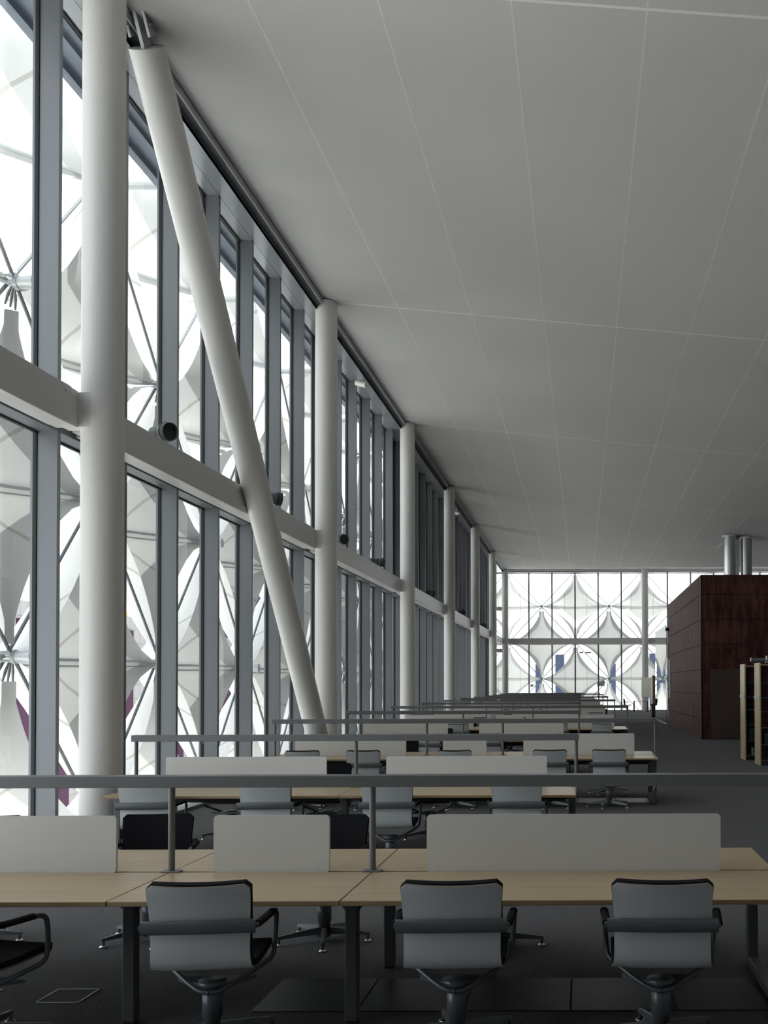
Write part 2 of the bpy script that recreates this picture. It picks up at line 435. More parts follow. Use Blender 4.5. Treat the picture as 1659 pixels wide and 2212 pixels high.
for k in range(-1, 6):
    y0 = COL0 + k * BAY + 0.2; y1 = y0 + BAY - 0.4
    beam('steel_beam', (-XB, y0, 0), (-XB, y1, 0),
         'white box beam running from the closest column out of view' if k == -1 else 'white box beam along the windows between the %s and %s columns' % (ORD[k], ORD[k + 1]), False)
for k in range(2):
    x0 = -XC + k * BAY + 0.2; x1 = x0 + BAY - 0.4
    b = beam('steel_beam', (x0, DEND + XB - XC, 0), (x1, DEND + XB - XC, 0), 'white horizontal beam across the end glass wall, %s' % ('corner bay' if k == 0 else 'partly behind the red block'), True)
    tag(b, group='beams along the end wall')

# ------------------------------------------------------------------ desks
JO = [-4.86, -2.46, -1.255, 1.155]       # joints of the long rows
JE = [-4.86, -2.46, -0.06]               # joints of the short rows
DW = 0.80; GAP = 0.018
def unit(n, w, left_leg, right_leg, endleg_l=False, endleg_r=False, detailed=True):
    u = empty('bench_desk')
    for s in (-1, 1):
        t = MB()
        y0, y1 = (GAP, GAP + DW) if s > 0 else (-GAP - DW, -GAP)
        t.bbox(0.003, w - 0.003, y0, y1, TOP - 0.028, TOP, 0.003, seg=1, smooth=False)
        # face normals decide the edge banding
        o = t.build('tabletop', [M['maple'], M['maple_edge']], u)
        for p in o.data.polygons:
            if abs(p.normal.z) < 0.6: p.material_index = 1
    p = MB(); mg = 0.325 if w > 2 else 0.257
    p.prism(rrect(mg, w - mg, TOP - 0.004, TOP + 0.336, 0.022), -0.012, 0.012, 'y')
    p.build('privacy_panel', M['panel'], u)
    tr = MB(); tr.box(0.12, w - 0.12, -0.16, 0.16, TOP - 0.14, TOP - 0.115); tr.box(0.12, w - 0.12, -0.17, -0.16, TOP - 0.14, TOP - 0.06); tr.box(0.12, w - 0.12, 0.16, 0.17, TOP - 0.14, TOP - 0.06)
    tr.box(0.05, w - 0.05, -0.50, -0.46, TOP - 0.075, TOP - 0.03); tr.box(0.05, w - 0.05, 0.46, 0.50, TOP - 0.075, TOP - 0.03)
    tr.build('cable_tray', M['tray'], u)
    def legs(x, end):
        for s in (-1, 1):
            l = MB()
            ly = 0.53 * s
            l.bbox(x - 0.034, x + 0.034, ly - 0.034, ly + 0.034, 0.012, TOP - 0.03, 0.006, seg=1, smooth=False)
            l.box(x - 0.028, x + 0.028, ly - 0.028, ly + 0.028, 0.0, 0.012, 1)
            if not end:
                l.prism([(x + 0.034, TOP - 0.03), (x + 0.10, TOP - 0.03), (x + 0.034, TOP - 0.12)], ly - 0.006, ly + 0.006, 'y')
                l.prism([(x - 0.034, TOP - 0.03), (x - 0.034, TOP - 0.12), (x - 0.10, TOP - 0.03)], ly - 0.006, ly + 0.006, 'y')
            l.build('leg', [M['leg'], M['tray']], u)
        if end:
            MB().bbox(x - 0.034, x + 0.034, -0.495, 0.495, 0.012, 0.075, 0.005, seg=1, smooth=False).build('foot_rail', M['leg'], u)
        MB().box(x - 0.03, x + 0.03, -0.49, 0.49, TOP - 0.09, TOP - 0.03).build('cross_rail', M['leg'], u)
    if left_leg: legs(0.05 if endleg_l else 0.0, endleg_l)
    if right_leg: legs(w - 0.05, endleg_r)
    return u
def proto_unit(w, l, r, el, er):
    return freeze(unit(0, w, l, r, el, er))
LONG_L = proto_unit(2.4, True, False, True, False)      # window end
LONG_R = proto_unit(2.405, True, True, False, True)     # aisle end of the long rows
LONG_RE = proto_unit(2.4, True, True, False, True)      # aisle end of the short rows
MID = proto_unit(1.205, True, False, False, False)

def light_rail(x0, x1, posts):
    r = empty('light_rail')
    b = MB().bbox(x0, x1, -0.05, 0.05, 1.226, 1.296, 0.004, seg=1, smooth=False)
    b.build('rail', M['rail'], r)
    for x in posts:
        p = MB().cyl((x, 0, TOP), (x, 0, 1.23), 0.0195, 16)
        p.build('post', M['rail'], r)
        MB().bbox(x - 0.055, x + 0.055, -0.035, 0.035, TOP, TOP + 0.008, 0.003, seg=1, smooth=False).build('post_base', M['rail'], r)
    for i in range(len(posts) - 1):
        a, b_ = posts[i], posts[i + 1]
        for f in ((0.3, 0.7) if b_ - a > 2 else (0.5,)):
            x = a + (b_ - a) * f
            MB().tube([(x, 0.02, 1.228), (x + 0.004, 0.02, 1.212), (x - 0.006, 0.02, 1.198)], 0.0025, 6).build('pull_switch', M['chrome'], r)
    return freeze(r)
RAIL_O = light_rail(-4.90, 1.185, [-4.862, -2.458, -1.256, 1.155])
RAIL_E = light_rail(-4.90, -0.035, [-4.862, -2.466, -0.066])
used = set()
def place(proto, loc, rz=0.0):
    if proto.name in used: o = dup(proto)
    else: o = proto; used.add(proto.name)
    o.location = loc; o.rotation_euler = (0, 0, rz)
    return o
def row_y(i): return D1 + DS * i
for i in range(NROW):
    y = row_y(i); n = ORD[i]
    if i % 2 == 0:
        for pr, x, ww in ((LONG_L, JO[0], 'window end'), (MID, JO[1], 'middle'), (LONG_R, JO[2], 'aisle end')):
            o = place(pr, (x, y, 0))
            tag(o, ('maple %s bench desk with white panel, %s of the %s desk row' % ('single' if ww == 'middle' else 'double', ww, n)), 'desk', 'maple bench desks in rows')
        o = place(RAIL_O, (0, y, 0))
    else:
        for pr, x, ww in ((LONG_L, JE[0], 'window end'), (LONG_RE, JE[1], 'aisle end')):
            o = place(pr, (x, y, 0))
            tag(o, ('maple double bench desk with white panel, %s of the %s desk row' % (ww, n)), 'desk', 'maple bench desks in rows')
        o = place(RAIL_E, (0, y, 0))
    tag(o, 'long grey light rail on thin posts above the %s desk row' % n, 'light rail', 'light rails above the desks')

# ------------------------------------------------------------------ chairs
def smooth_path(pts, n=6):
    pts = [Vector(p) for p in pts]; out = []
    for i in range(len(pts) - 1):
        p0 = pts[max(i - 1, 0)]; p1 = pts[i]; p2 = pts[i + 1]; p3 = pts[min(i + 2, len(pts) - 1)]
        for k in range(n):
            t = k / n
            out.append(0.5 * ((2 * p1) + (-p0 + p2) * t + (2 * p0 - 5 * p1 + 4 * p2 - p3) * t * t + (-p0 + 3 * p1 - 3 * p2 + p3) * t ** 3))
    out.append(pts[-1]); return out
PROF = smooth_path([(0, -0.300, 0.852), (0, -0.262, 0.74), (0, -0.240, 0.62), (0, -0.238, 0.52), (0, -0.222, 0.455), (0, -0.175, 0.421), (0, -0.08, 0.414), (0, 0.05, 0.422), (0, 0.16, 0.432), (0, 0.225, 0.425)], 4)
def sheet(mb, prof, half, off0, off1, curve=0.018, mi=0, nx=8, round_=0.03, edge_mi=None):
    """a bent board: profile in the YZ plane swept over the width, with thickness off0..off1 along the profile normal"""
    n = len(prof); vs = []; 
    L = [0]
    for i in range(1, n): L.append(L[-1] + (prof[i] - prof[i - 1]).length)
    for layer in (off0, off1):
        for i, p in enumerate(prof):
            d = (prof[min(i + 1, n - 1)] - prof[max(i - 1, 0)]).normalized()
            nn = Vector((0, -d.z, d.y))      # towards the sitter
            if nn.y < 0 and d.z < 0: nn = -nn
            nn = Vector((0, -d.z, d.y))
            e = min(L[i], L[-1] - L[i])
            h = half(i / (n - 1))
            if e < round_: h -= round_ * (1 - math.sqrt(max(0, 1 - (1 - e / round_) ** 2)))
            back = max(0.0, 1 - i / (n * 0.5))
            for k in range(nx + 1):
                s = -1 + 2 * k / nx
                bend = curve * (s * s) * (0.3 + back)
                vs.append(p + nn * (layer + bend) + Vector((s * h, 0, 0)))
    w = nx + 1; N = n * w; fs = []
    for i in range(n - 1):
        for k in range(nx):
            a = i * w + k; fs.append((a, a + 1, a + w + 1, a + w)); fs.append((N + a, N + a + w, N + a + w + 1, N + a + 1))
    mb.add(vs, fs, mi, True)
    ef = []
    for i in range(n - 1):
        a = i * w; b = i * w + nx
        ef.append((a, a + w, N + a + w, N + a)); ef.append((b, N + b, N + b + w, b + w))
    for k in range(nx):
        ef.append((k, N + k, N + k + 1, k + 1)); a = (n - 1) * w + k; ef.append((a, a + 1, N + a + 1, N + a))
    mb.add(vs, ef, mi if edge_mi is None else edge_mi, False)

def make_chair(light=False):
    c = empty('swivel_chair')
    s = MB(); hf = lambda t: 0.250 - 0.014 * math.sin(math.pi * min(1, t * 1.6)) + 0.004 * t
    sheet(s, PROF, hf, 0.0, 0.012, edge_mi=1); s.build('shell', [M['shell'], M['shell_edge']], c)
    s = MB(); hf2 = lambda t: hf(t) + 0.002
    P2 = [p.copy() for p in PROF]; P2[0] = P2[0] + Vector((0, 0.0, 0.010))
    sheet(s, P2, hf2, 0.012, 0.045, edge_mi=0); s.build('cushion', M['fabric'], c)
    b = MB()
    path = [(0.272 * t, -0.262 - 0.012 * (1 - t * t), 0.655) for t in [-1, -0.7, -0.35, 0, 0.35, 0.7, 1]]
    b.tube(path, 0.034, 12, flat=(1.0, 0.36)); b.build('back_bar', M['chair_metal'], c)
    for sg in (-1, 1):
        a = MB()
        pth = smooth_path([(0.272 * sg, -0.262, 0.655), (0.282 * sg, -0.10, 0.652), (0.292 * sg, 0.05, 0.655), (0.294 * sg, 0.115, 0.640), (0.290 * sg, 0.14, 0.585), (0.282 * sg, 0.15, 0.47), (0.272 * sg, 0.135, 0.405), (0.23 * sg, 0.085, 0.372), (0.13 * sg, 0.0, 0.318), (0.055 * sg, -0.045, 0.283), (0.0, -0.06, 0.275)], 5)
        a.tube(pth, 0.0135, 8)
        a.tube(smooth_path([(0.274 * sg, -0.235, 0.657), (0.282 * sg, -0.10, 0.655), (0.291 * sg, 0.045, 0.657)], 5), 0.022, 10, flat=(0.8, 1.0), mi=1)
        a.build('armrest', [M['chair_metal'], M['fabric']], c)
    k = MB(); k.prism([(0.0, -0.065), (0.13, 0.0), (0.20, 0.09), (-0.20, 0.09), (-0.13, 0.0)], 0.300, 0.318, 'z')
    k.lathe([(0.0, 0.325), (0.07, 0.325), (0.07, 0.30), (0.05, 0.29)], 20)
    k.build('seat_plate', M['chair_metal'], c)
    g = MB(); g.lathe([(0.0, 0.30), (0.050, 0.30), (0.050, 0.14), (0.042, 0.135), (0.042, 0.03), (0.0, 0.03)], 20); g.build('gas_column', M['chair_metal'], c)
    for j in range(5):
        t = math.radians(90 + 72 * j + 18); d = Vector((math.cos(t), math.sin(t), 0)); sd = Vector((-d.y, d.x, 0))
        l = MB()
        secs = [(0.03, 0.100, 0.050, 0.026), (0.10, 0.096, 0.052, 0.022), (0.20, 0.084, 0.052, 0.018), (0.30, 0.070, 0.048, 0.014), (0.335, 0.066, 0.047, 0.013)]
        vs = []
        for r, zt, zb, w in secs:
            vs += [d * r + sd * w * 0.6 + Vector((0, 0, zt)), d * r - sd * w * 0.6 + Vector((0, 0, zt)), d * r - sd * w + Vector((0, 0, zb)), d * r + sd * w + Vector((0, 0, zb))]
        fs = [(3, 2, 1, 0)]
        for i in range(len(secs) - 1):
            for e_ in range(4): fs.append((i * 4 + e_, i * 4 + (e_ + 1) % 4, i * 4 + 4 + (e_ + 1) % 4, i * 4 + 4 + e_))
        q_ = (len(secs) - 1) * 4; fs.append((q_, q_ + 1, q_ + 2, q_ + 3))
        l.add(vs, fs)
        ft = d * 0.322; l.cyl(ft + Vector((0, 0, 0.055)), ft + Vector((0, 0, 0.015)), 0.010, 10)
        lo = l.build('base_leg', M['chair_metal'], c)
        gl = MB(); gl.lathe([(0.012, 0.018), (0.026, 0.012), (0.028, 0.004), (0.024, 0.0), (0.0, 0.0)], 14, T=Matrix.Translation(ft)); gl.build('glide', M['chrome'], lo)
    return freeze(c)
CH = make_chair()
def chair(x, y, rz, label):
    o = place(CH, (x, y, 0), rz); tag(o, label, 'chair', 'swivel chairs at the desks'); return o
def seats(i):
    return ([(-4.27, 'window seat'), (-3.07, 'second seat from the windows'), (-1.857, 'single middle seat'), (-0.65, 'fourth seat from the windows'), (0.52, 'aisle seat')] if i % 2 == 0 else
            [(-4.27, 'window seat'), (-3.07, 'second seat from the windows'), (-1.87, 'third seat from the windows'), (-0.66, 'aisle seat')])
# overrides: (row, side, seat) -> (dx, dy, rot)
OV = {(0, -1, 0): (0.30, -0.05, 0.25), (0, -1, 1): (-0.03, 0.06, -0.25), (0, -1, 2): (-0.045, 0.06, 0.10), (0, -1, 3): (0.0, 0.07, 0.03), (0, -1, 4): (-0.12, 0.07, -0.035),
      (1, -1, 0): (-0.05, 0.05, 0.12), (1, -1, 1): (-0.06, 0.05, 0.08), (1, -1, 2): (-0.06, 0.05, 0.06), (1, -1, 3): (0.01, 0.05, 0.03),
      (2, -1, 0): (0.12, 0.05, 0.10), (2, -1, 1): (-0.17, 0.05, 0.05), (2, -1, 2): (-0.03, 0.02, 0.03), (2, -1, 3): (0.17, 0.05, 0.02), (2, -1, 4): (-0.12, 0.05, -0.02),
      (0, 1, 0): (-0.10, 0.08, 0.15), (0, 1, 1): (-0.06, 0.16, 0.16), (0, 1, 2): (0.0, 0.12, -0.10), (0, 1, 3): (0.04, -0.05, 0.02), (0, 1, 4): (0.06, -0.05, 0.03),
      (2, 1, 4): (-0.08, -0.15, 0.4)}
SEATW = {'window seat': 'window seat'}
for i in range(9):
    for s, sidew in ((-1, 'near'), (1, 'far')):
        if s == 1 and i > 4: continue
        for j, (x, wd) in enumerate(seats(i)):
            dx, dy, r = OV.get((i, s, j), (random.uniform(-0.06, 0.06), random.uniform(-0.03, 0.12), random.uniform(-0.12, 0.12)))
            base = 0.90
            if s < 0:
                lab = 'grey backed swivel chair, %s, near side of %s desk row' % (wd, ORD[i])
                chair(x + dx, row_y(i) - base + dy - 0.0, r, lab)
            else:
                lab = 'black fronted swivel chair, %s, far side of %s desk row' % (wd, ORD[i])
                chair(x + dx, row_y(i) + base + 0.20 + dy, math.pi + r, lab)

# ------------------------------------------------------------------ floor details
for i in range(0, NROW, 2):
    y = row_y(i)
    t = MB(); 
    nt_ = 10; x0, x1 = -1.87, 1.10 if i else 4.6
    w = 0.6; n = int((x1 - x0) / w)
    for k in range(n + 1):
        a = x0 + k * w; b = min(a + w, x1)
        if b - a < 0.05: continue
        t.bbox(a + 0.004, b - 0.004, y - 0.36, y + 0.26, 0.0005, 0.006, 0.002, seg=1, smooth=False)
    o = t.build('floor_trench_cover', M['tile'])
    tag(o, 'dark smooth floor trench cover running under the %s desk row' % ORD[i], 'floor cover', 'floor trench covers')
def floor_box(x, y, lab):
    f = MB()
    w, d, b = 0.128, 0.13, 0.008
    for a in ((x - w, x + w, y - d, y - d + b), (x - w, x + w, y + d - b, y + d), (x - w, x - w + b, y - d, y + d), (x + w - b, x + w, y - d, y + d)):
        f.box(a[0] * 1, a[1], a[2], a[3], 0.0005, 0.004)
    r = empty('floor_box', (x, y, 0)); tag(r, lab, 'floor box', 'floor boxes')
    for p in f.v: p.x -= x; p.y -= y
    f.build('rim', M['galv'], r)
    MB().box(-w + b, w - b, -d + b, d - b, 0.0004, 0.0025).build('lid', M['carpet'], r)
floor_box(-3.045, 5.95, 'thin-rimmed square floor box lid in the carpet under the first desk row')
floor_box(-3.63, 5.95, 'floor box lid in the carpet closest to the windows')

# ------------------------------------------------------------------ lamps on the facade
def floodlight():
    f = empty('floodlight')
    ax = Vector((0.80, -0.52, -0.10)).normalized(); c = Vector((0, 0, 0.20))
    def ring(prof, mb, mi=0, n=24):
        z = ax; x = z.cross(Vector((0, 0, 1))).normalized(); y = z.cross(x)
        T = Matrix(((x.x, y.x, z.x, c.x), (x.y, y.y, z.y, c.y), (x.z, y.z, z.z, c.z), (0, 0, 0, 1)))
        mb.lathe(prof, n, mi, T)
    b = MB(); ring([(0.0, -0.26), (0.075, -0.26), (0.085, -0.25), (0.085, -0.06), (0.10, -0.04), (0.118, 0.06), (0.135, 0.12), (0.135, 0.19), (0.125, 0.19), (0.118, 0.14)], b)
    b.build('housing', M['lamp_grey'], f)
    r = MB(); ring([(0.138, 0.085), (0.146, 0.085), (0.146, 0.105), (0.138, 0.105)], r); ring([(0.087, -0.07), (0.096, -0.07), (0.096, -0.05), (0.087, -0.05)], r); r.build('clamp_ring', M['lens'], f)
    l = MB(); ring([(0.12, 0.145), (0.0, 0.15)], l); l.build('lens', M['lens'], f)
    y = MB(); y.box(-0.05, 0.05, -0.05, 0.05, 0, 0.012); y.cyl((0, 0, 0.01), (0, 0, 0.12), 0.018, 10); y.build('foot', M['lamp_grey'], f)
    return freeze(f)
FLD = floodlight()
for i, (d, w) in enumerate(((13.3, 'just past the closest column'), (18.0, 'half hidden behind the slanted brace'), (23.2, 'just past the second column'), (27.4, 'halfway between the second and third columns'), (36.8, 'between the third and fourth columns'), (46.3, 'between the fourth and fifth columns'), (56.8, 'between the fifth and corner columns'))):
    o = place(FLD, (-XB, d, BZ1), (0.0, 1.15, -0.35, 1.15, 1.1, 1.1, 1.0)[i]); o.scale = (0.88, 0.88, 0.88); tag(o, 'dark grey floodlight on top of the window beam, %s' % w, 'floodlight', 'floodlights on the window beam')
def spot():
    f = empty('spotlight')
    MB().cyl((0, 0, 0), (0, 0, -0.16), 0.014, 10).build('stem', M['lamp_white'], f)
    h = MB(); h.cyl((-0.15, 0.05, -0.17), (0.13, -0.08, -0.27), 0.075, 20); h.build('head', M['lamp_white'], f)
    return freeze(f)
SPT = spot()
for d, w in ((25.0, 'just past the second column'), (43.9, 'past the fourth column')):
    o = place(SPT, (-XC - 0.20, d, ZS)); tag(o, 'small white spotlight hanging from the window soffit %s' % w, 'spotlight', 'spotlights under the soffit')
for z, w in ((4.15, 'lower'), (7.0, 'upper')):
    o = empty('sensor', (-XC - 0.2, DEND - 1.2, z)); tag(o, 'small white sensor box on the window mullion near the corner column, %s one' % w, 'sensor', 'white sensors near the corner')
    MB().bbox(-0.32, 0.1, -0.09, 0.09, -0.12, 0.12, 0.03).build('housing', M['lamp_white'], o); MB().cyl((-0.5, 0, 0), (-0.3, 0, 0), 0.05, 12).build('bracket', M['lamp_white'], o)

# ------------------------------------------------------------------ red clad block, ducts
RX, RY0, RY1, RZ = 3.95, 33.05, 45.7, EYE + 3.617
rb = empty('clad_block', (RX, RY0, 0)); tag(rb, 'tall block room clad in dark red boards beside the aisle', 'room block', kind='thing')
MB().box(0.02, 12, 0.02, RY1 - RY0, 0, RZ - 0.01).build('core', M['clad_joint'], rb)
c = MB(); zj = [0.0, 0.68, 1.5, 2.315, 3.14, 3.97, 4.80, RZ]
xj = [0.0, 1.30, 2.9, 4.5, 6.1, 7.7, 9.3, 12]
DX0, DX1, DZ = 0.27, 4.2, 2.335
for a, b in zip(zj[:-1], zj[1:]):
    for x0, x1 in zip(xj[:-1], xj[1:]):
        segs = [(x0, x1)]
        if b <= DZ + 0.05:
            segs = [(x0, min(x1, DX0))] if x0 < DX0 else ([(max(x0, DX1), x1)] if x1 > DX1 else [])
        for s0, s1 in segs:
            if s1 - s0 > 0.02: c.box(s0 + (0.004 if s0 else 0), s1 - 0.004, 0.0, 0.03, a + 0.012, min(b, RZ) - 0.012 if b < RZ else RZ)
    c.box(0.0, 0.03, 0.0, RY1 - RY0, a + 0.012, b - 0.012 if b < RZ else RZ)
c.build('cladding', M['clad'], rb)
MB().box(DX0, DX1, 0.01, 0.06, 0.02, DZ).build('door_panel', M['door_brown'], rb)
nb = MB().box(-0.03, 0.0, RY1 - RY0 - 0.9, RY1 - RY0 - 0.55, 1.2, 2.95).build('notice_strip', M['notice'], rb)
cam_ = empty('camera_unit', (RX, RY1 - 0.3, 4.3)); tag(cam_, 'small black security camera high on the far edge of the red block', 'camera')
MB().bbox(-0.16, 0.0, -0.12, 0.05, -0.06, 0.08, 0.02).build('body', M['lens'], cam_)
MB().cyl((-0.05, -0.12, 0.0), (-0.09, -0.2, -0.02), 0.04, 12).build('lens_tube', M['lens'], cam_)

for i, (x, y, r, lab) in enumerate(((6.68, 44.8, 0.30, 'polished steel air duct on the red block, one with the bright stripe'), (7.04, 45.2, 0.10, 'thin steel pipe between the two polished air ducts'), (7.40, 44.8, 0.25, 'polished steel air duct on the red block, further from the windows'))):
    z1 = cz(x)
    d = empty('air_duct', (x, y, RZ)); tag(d, lab, 'duct', 'steel ducts above the red block')
    MB().cyl((0, 0, 0), (0, 0, z1 - RZ - 0.02), r, 40).build('pipe', M['steel'], d)
    MB().cyl((0, 0, z1 - RZ - 0.10), (0, 0, z1 - RZ - 0.03), r + 0.07, 40).build('collar', M['beam_paint'], d)

# ------------------------------------------------------------------ bookshelves
def bookshelf(x, y0, y1, L, label, group, lamp=True):
    s = empty('bookshelf', (x, y0, 0)); tag(s, label, 'bookshelf', group)
    d = y1 - y0; H = 2.31
    for xx in (0, L):
        e_ = MB().bbox(xx, xx + 0.035, 0, d, 0.0, H, 0.004, seg=1, smooth=False); e_.build('end_panel', M['maple'], s)
    if lamp:
        h = MB(); h.box(-0.012, 0.0, 0.0, d, 1.495, 1.56); h.build('label_holder', M['galv'], s)
    MB().box(0.035, L, 0.02, d - 0.02, H - 0.07, H - 0.03).build('top_board', M['maple_edge'], s)
    MB().box(0.035, L, 0.03, d - 0.03, 0.0, 0.09).build('plinth', M['tray'], s)
    zs = [0.12, 0.47, 0.85, 1.21, 1.52, 1.86]
    for z in zs:
        MB().box(0.035, L, 0.02, d - 0.02, z - 0.018, z).build('shelf', M['leg'], s)
    MB().box(0.035, L, d / 2 - 0.008, d / 2 + 0.008, 0.09, H - 0.07).build('divider', M['door_brown'], s)
    k = 1
    while 0.035 + k * 0.95 < L - 0.2:
        MB().box(k * 0.95, k * 0.95 + 0.03, 0.03, d - 0.03, 0.09, H - 0.07).build('upright', M['tray'], s); k += 1
    if lamp:
        a = MB(); a.box(0.10, L, -0.42, -0.32, H + 0.06, H + 0.13); a.box(0.085, 0.10, -0.43, -0.31, H + 0.05, H + 0.14, 1)
        for xx in (0.5, L - 0.4): a.box(xx, xx + 0.02, -0.38, 0.06, H + 0.03, H + 0.06); a.box(xx, xx + 0.02, 0.03, 0.06, H - 0.05, H + 0.06)
        a.build('lamp_bar', [M['rail'], M['panel']], s)
    return s
bookshelf(3.90, 24.0, 24.66, 4.0, 'maple-ended bookshelf beside the aisle, the further of the two', 'bookshelves beside the aisle')
bookshelf(3.985, 22.45, 23.12, 4.0, 'maple-ended bookshelf beside the aisle, the closer of the two', 'bookshelves beside the aisle')
bs = bookshelf(3.89, 55.3, 55.9, 0.24, 'narrow maple bookshelf standing past the red block by the glass partition', None, False)
MB().box(0.0, 0.275, -0.02, 0.0, 0.75, 2.31).build('upper_panel', M['maple_edge'], bs)
MB().box(-0.05, 0.275, -0.03, 0.0, 0.0, 0.75).build('lower_panel', M['door_brown'], bs)
for (x, y, w, d, h, z, m, nm, lab, cat) in (
    (4.02, 24.03, 0.34, 0.24, 0.28, 0.47, 'dark_box', 'storage_box', 'dark box on a low shelf of the further bookshelf', 'box'),
    (4.10, 22.5, 0.30, 0.22, 0.26, 0.47, 'dark_box', 'storage_box', 'dark box on a low shelf of the closer bookshelf', 'box'),
    (4.09, 24.05, 0.03, 0.18, 0.17, 0.12, 'paper', 'book', 'pale slim book on the bottom of the further bookshelf, first one', 'book'),
    (4.15, 24.05, 0.03, 0.18, 0.15, 0.12, 'paper', 'book', 'pale slim book on the bottom of the further bookshelf, second one', 'book')):
    o = empty(nm, (x, y, z)); tag(o, lab, cat, None)
    MB().bbox(0, w, 0, d, 0.0, h, 0.004, seg=1, smooth=False).build('body', M[m], o)
    MB().box(0.02 if w > 0.1 else 0.005, w - (0.02 if w > 0.1 else 0.005), -0.004, 0.0, h * 0.2, h * 0.8).build('front_label', M['tray'] if m == 'dark_box' else M['rail'], o)

# ------------------------------------------------------------------ glass partition, far table
gp = empty('glass_partition', (3.87, 45.75, 0)); tag(gp, 'frameless glass partition continuing the red block towards the end wall', 'glass partition', kind='thing')
for k in range(3):
    g = MB(); g.box(-0.01, 0.01, k * 2.3 + 0.01, (k + 1) * 2.3 - 0.01, 0.03, 4.55); g.build('glass_pane', M['glass_part'], gp)
MB().box(-0.025, 0.025, 0, 6.9, 0, 0.03).build('floor_channel', M['galv'], gp)
pb = empty('partition_board', (4.05, 68.0, 0)); tag(pb, 'white free-standing partition board before the end glass wall', 'partition board', kind='thing')
MB().prism(rrect(0, 0.95, 0.95, 2.28, 0.02), -0.02, 0.02, 'y').build('board', M['frosted'], pb)
for x in (0.08, 0.87):
    MB().box(x - 0.02, x + 0.02, -0.02, 0.02, 0, 0.97).build('leg', M['galv'], pb)
ft = empty('meeting_table', (3.9, 66.4, 0)); tag(ft, 'small wooden meeting table by the end glass wall', 'table')
MB().bbox(-0.5, 0.5, -0.45, 0.45, 0.69, 0.725, 0.004, seg=1, smooth=False).build('tabletop', M['maple_edge'], ft)
for x in (-0.45, 0.45):
    for y in (-0.4, 0.4): MB().box(x - 0.03, x + 0.03, y - 0.03, y + 0.03, 0, 0.69).build('leg', M['leg'], ft)
o = chair(3.02, 66.3, -math.pi / 2 - 0.2, 'swivel chair on the window side of the small meeting table'); o['group'] = 'chairs at the meeting table'
o = chair(4.78, 66.3, math.pi / 2 + 0.2, 'swivel chair on the partition side of the small meeting table'); o['group'] = 'chairs at the meeting table'

# ------------------------------------------------------------------ awning membranes outside
HS, HV = BAY / 4, 2.60
XT = 7.90; YT = DEND + 2.75
Q = 0.68; W0 = 1.45
def sail_w(t, s):
    return W0 * max(0.0, 1 - abs(t) / 0.95) ** 0.9 * (1 - abs(s) ** 2.2)
def sail_mesh(name):
    me = bpy.data.meshes.new(name)
    vs = []; fs = []; uv = []; mi = []
    n = 30; BAND = 0.16
    ts = []
    for i in range(n + 1):
        a = -1 + 2 * i / n
        t = math.sin(math.pi / 2 * a)
        ts.append(t * (0.93 if t < 0 else 0.87))
    inner = [-1, -0.86, -0.7, -0.5, -0.25, 0, 0.25, 0.5, 0.7, 0.86, 1]
    for t in ts:
        sm = max(0.0, 1 - abs(t) ** Q) ** (1 / Q)
        hw = max(sm, 0.075 if t > 0 else 0.05) * 0.975 * HS
        sl = 1 / max(0.30, min(1.0, hw / (HV * (1 - abs(t)) + 0.02)))     # the band keeps its width across the slope
        b = min(BAND * min(sl, 2.2), hw * 0.55)
        row = [-hw] + [x * (hw - b) for x in inner] + [hw]
        for y in row:
            s = y / hw
            vs.append((-sail_w(t, s), y, t * HV)); uv.append(((y / HS + 1) / 2, (t + 1) / 2))
    m = len(inner) + 2
    for i in range(n):
        for k in range(m - 1):
            fs.append((i * m + k, i * m + k + 1, (i + 1) * m + k + 1, (i + 1) * m + k)); mi.append(1 if k in (0, m - 2) else 0)
    me.from_pydata(vs, [], fs); me.materials.append(M['sail']); me.materials.append(M['sail_edge'])
    me.polygons.foreach_set('material_index', mi); me.polygons.foreach_set('use_smooth', [True] * len(fs))
    ul = me.uv_layers.new(name='UVMap')
    for l in me.loops: ul.data[l.index].uv = uv[l.vertex_index]
    me.update()
    return me
bm_ = MB()
for dz, rr in ((0.05, 0.028), (-0.06, 0.018)):
    bm_.tube([(-sail_w(0.0, s_) + 0.07, s_ * 0.95 * HS, dz) for s_ in [x / 8 for x in range(-8, 9)]], rr, 8)
BOOM = bm_.build('spreader_boom', M['galv']); BOOM_ME = BOOM.data; bpy.data.objects.remove(BOOM)
SAIL = sail_mesh('awning_sail')
nodes = []
ZA = 2.24; YA = 13.79
def add_sail(loc, rz, label, group):
    o = bpy.data.objects.new('awning_sail', SAIL); COL.objects.link(o); o.location = loc; o.rotation_euler = (0, 0, rz)
    tag(o, label, 'awning', group)
    b = bpy.data.objects.new('spreader_boom', BOOM_ME); COL.objects.link(b); b.parent = o
TIER = {0: 'lowest', 1: 'second', 2: 'third', 3: 'fourth', 4: 'fifth', 5: 'top'}
P = BAY / 2
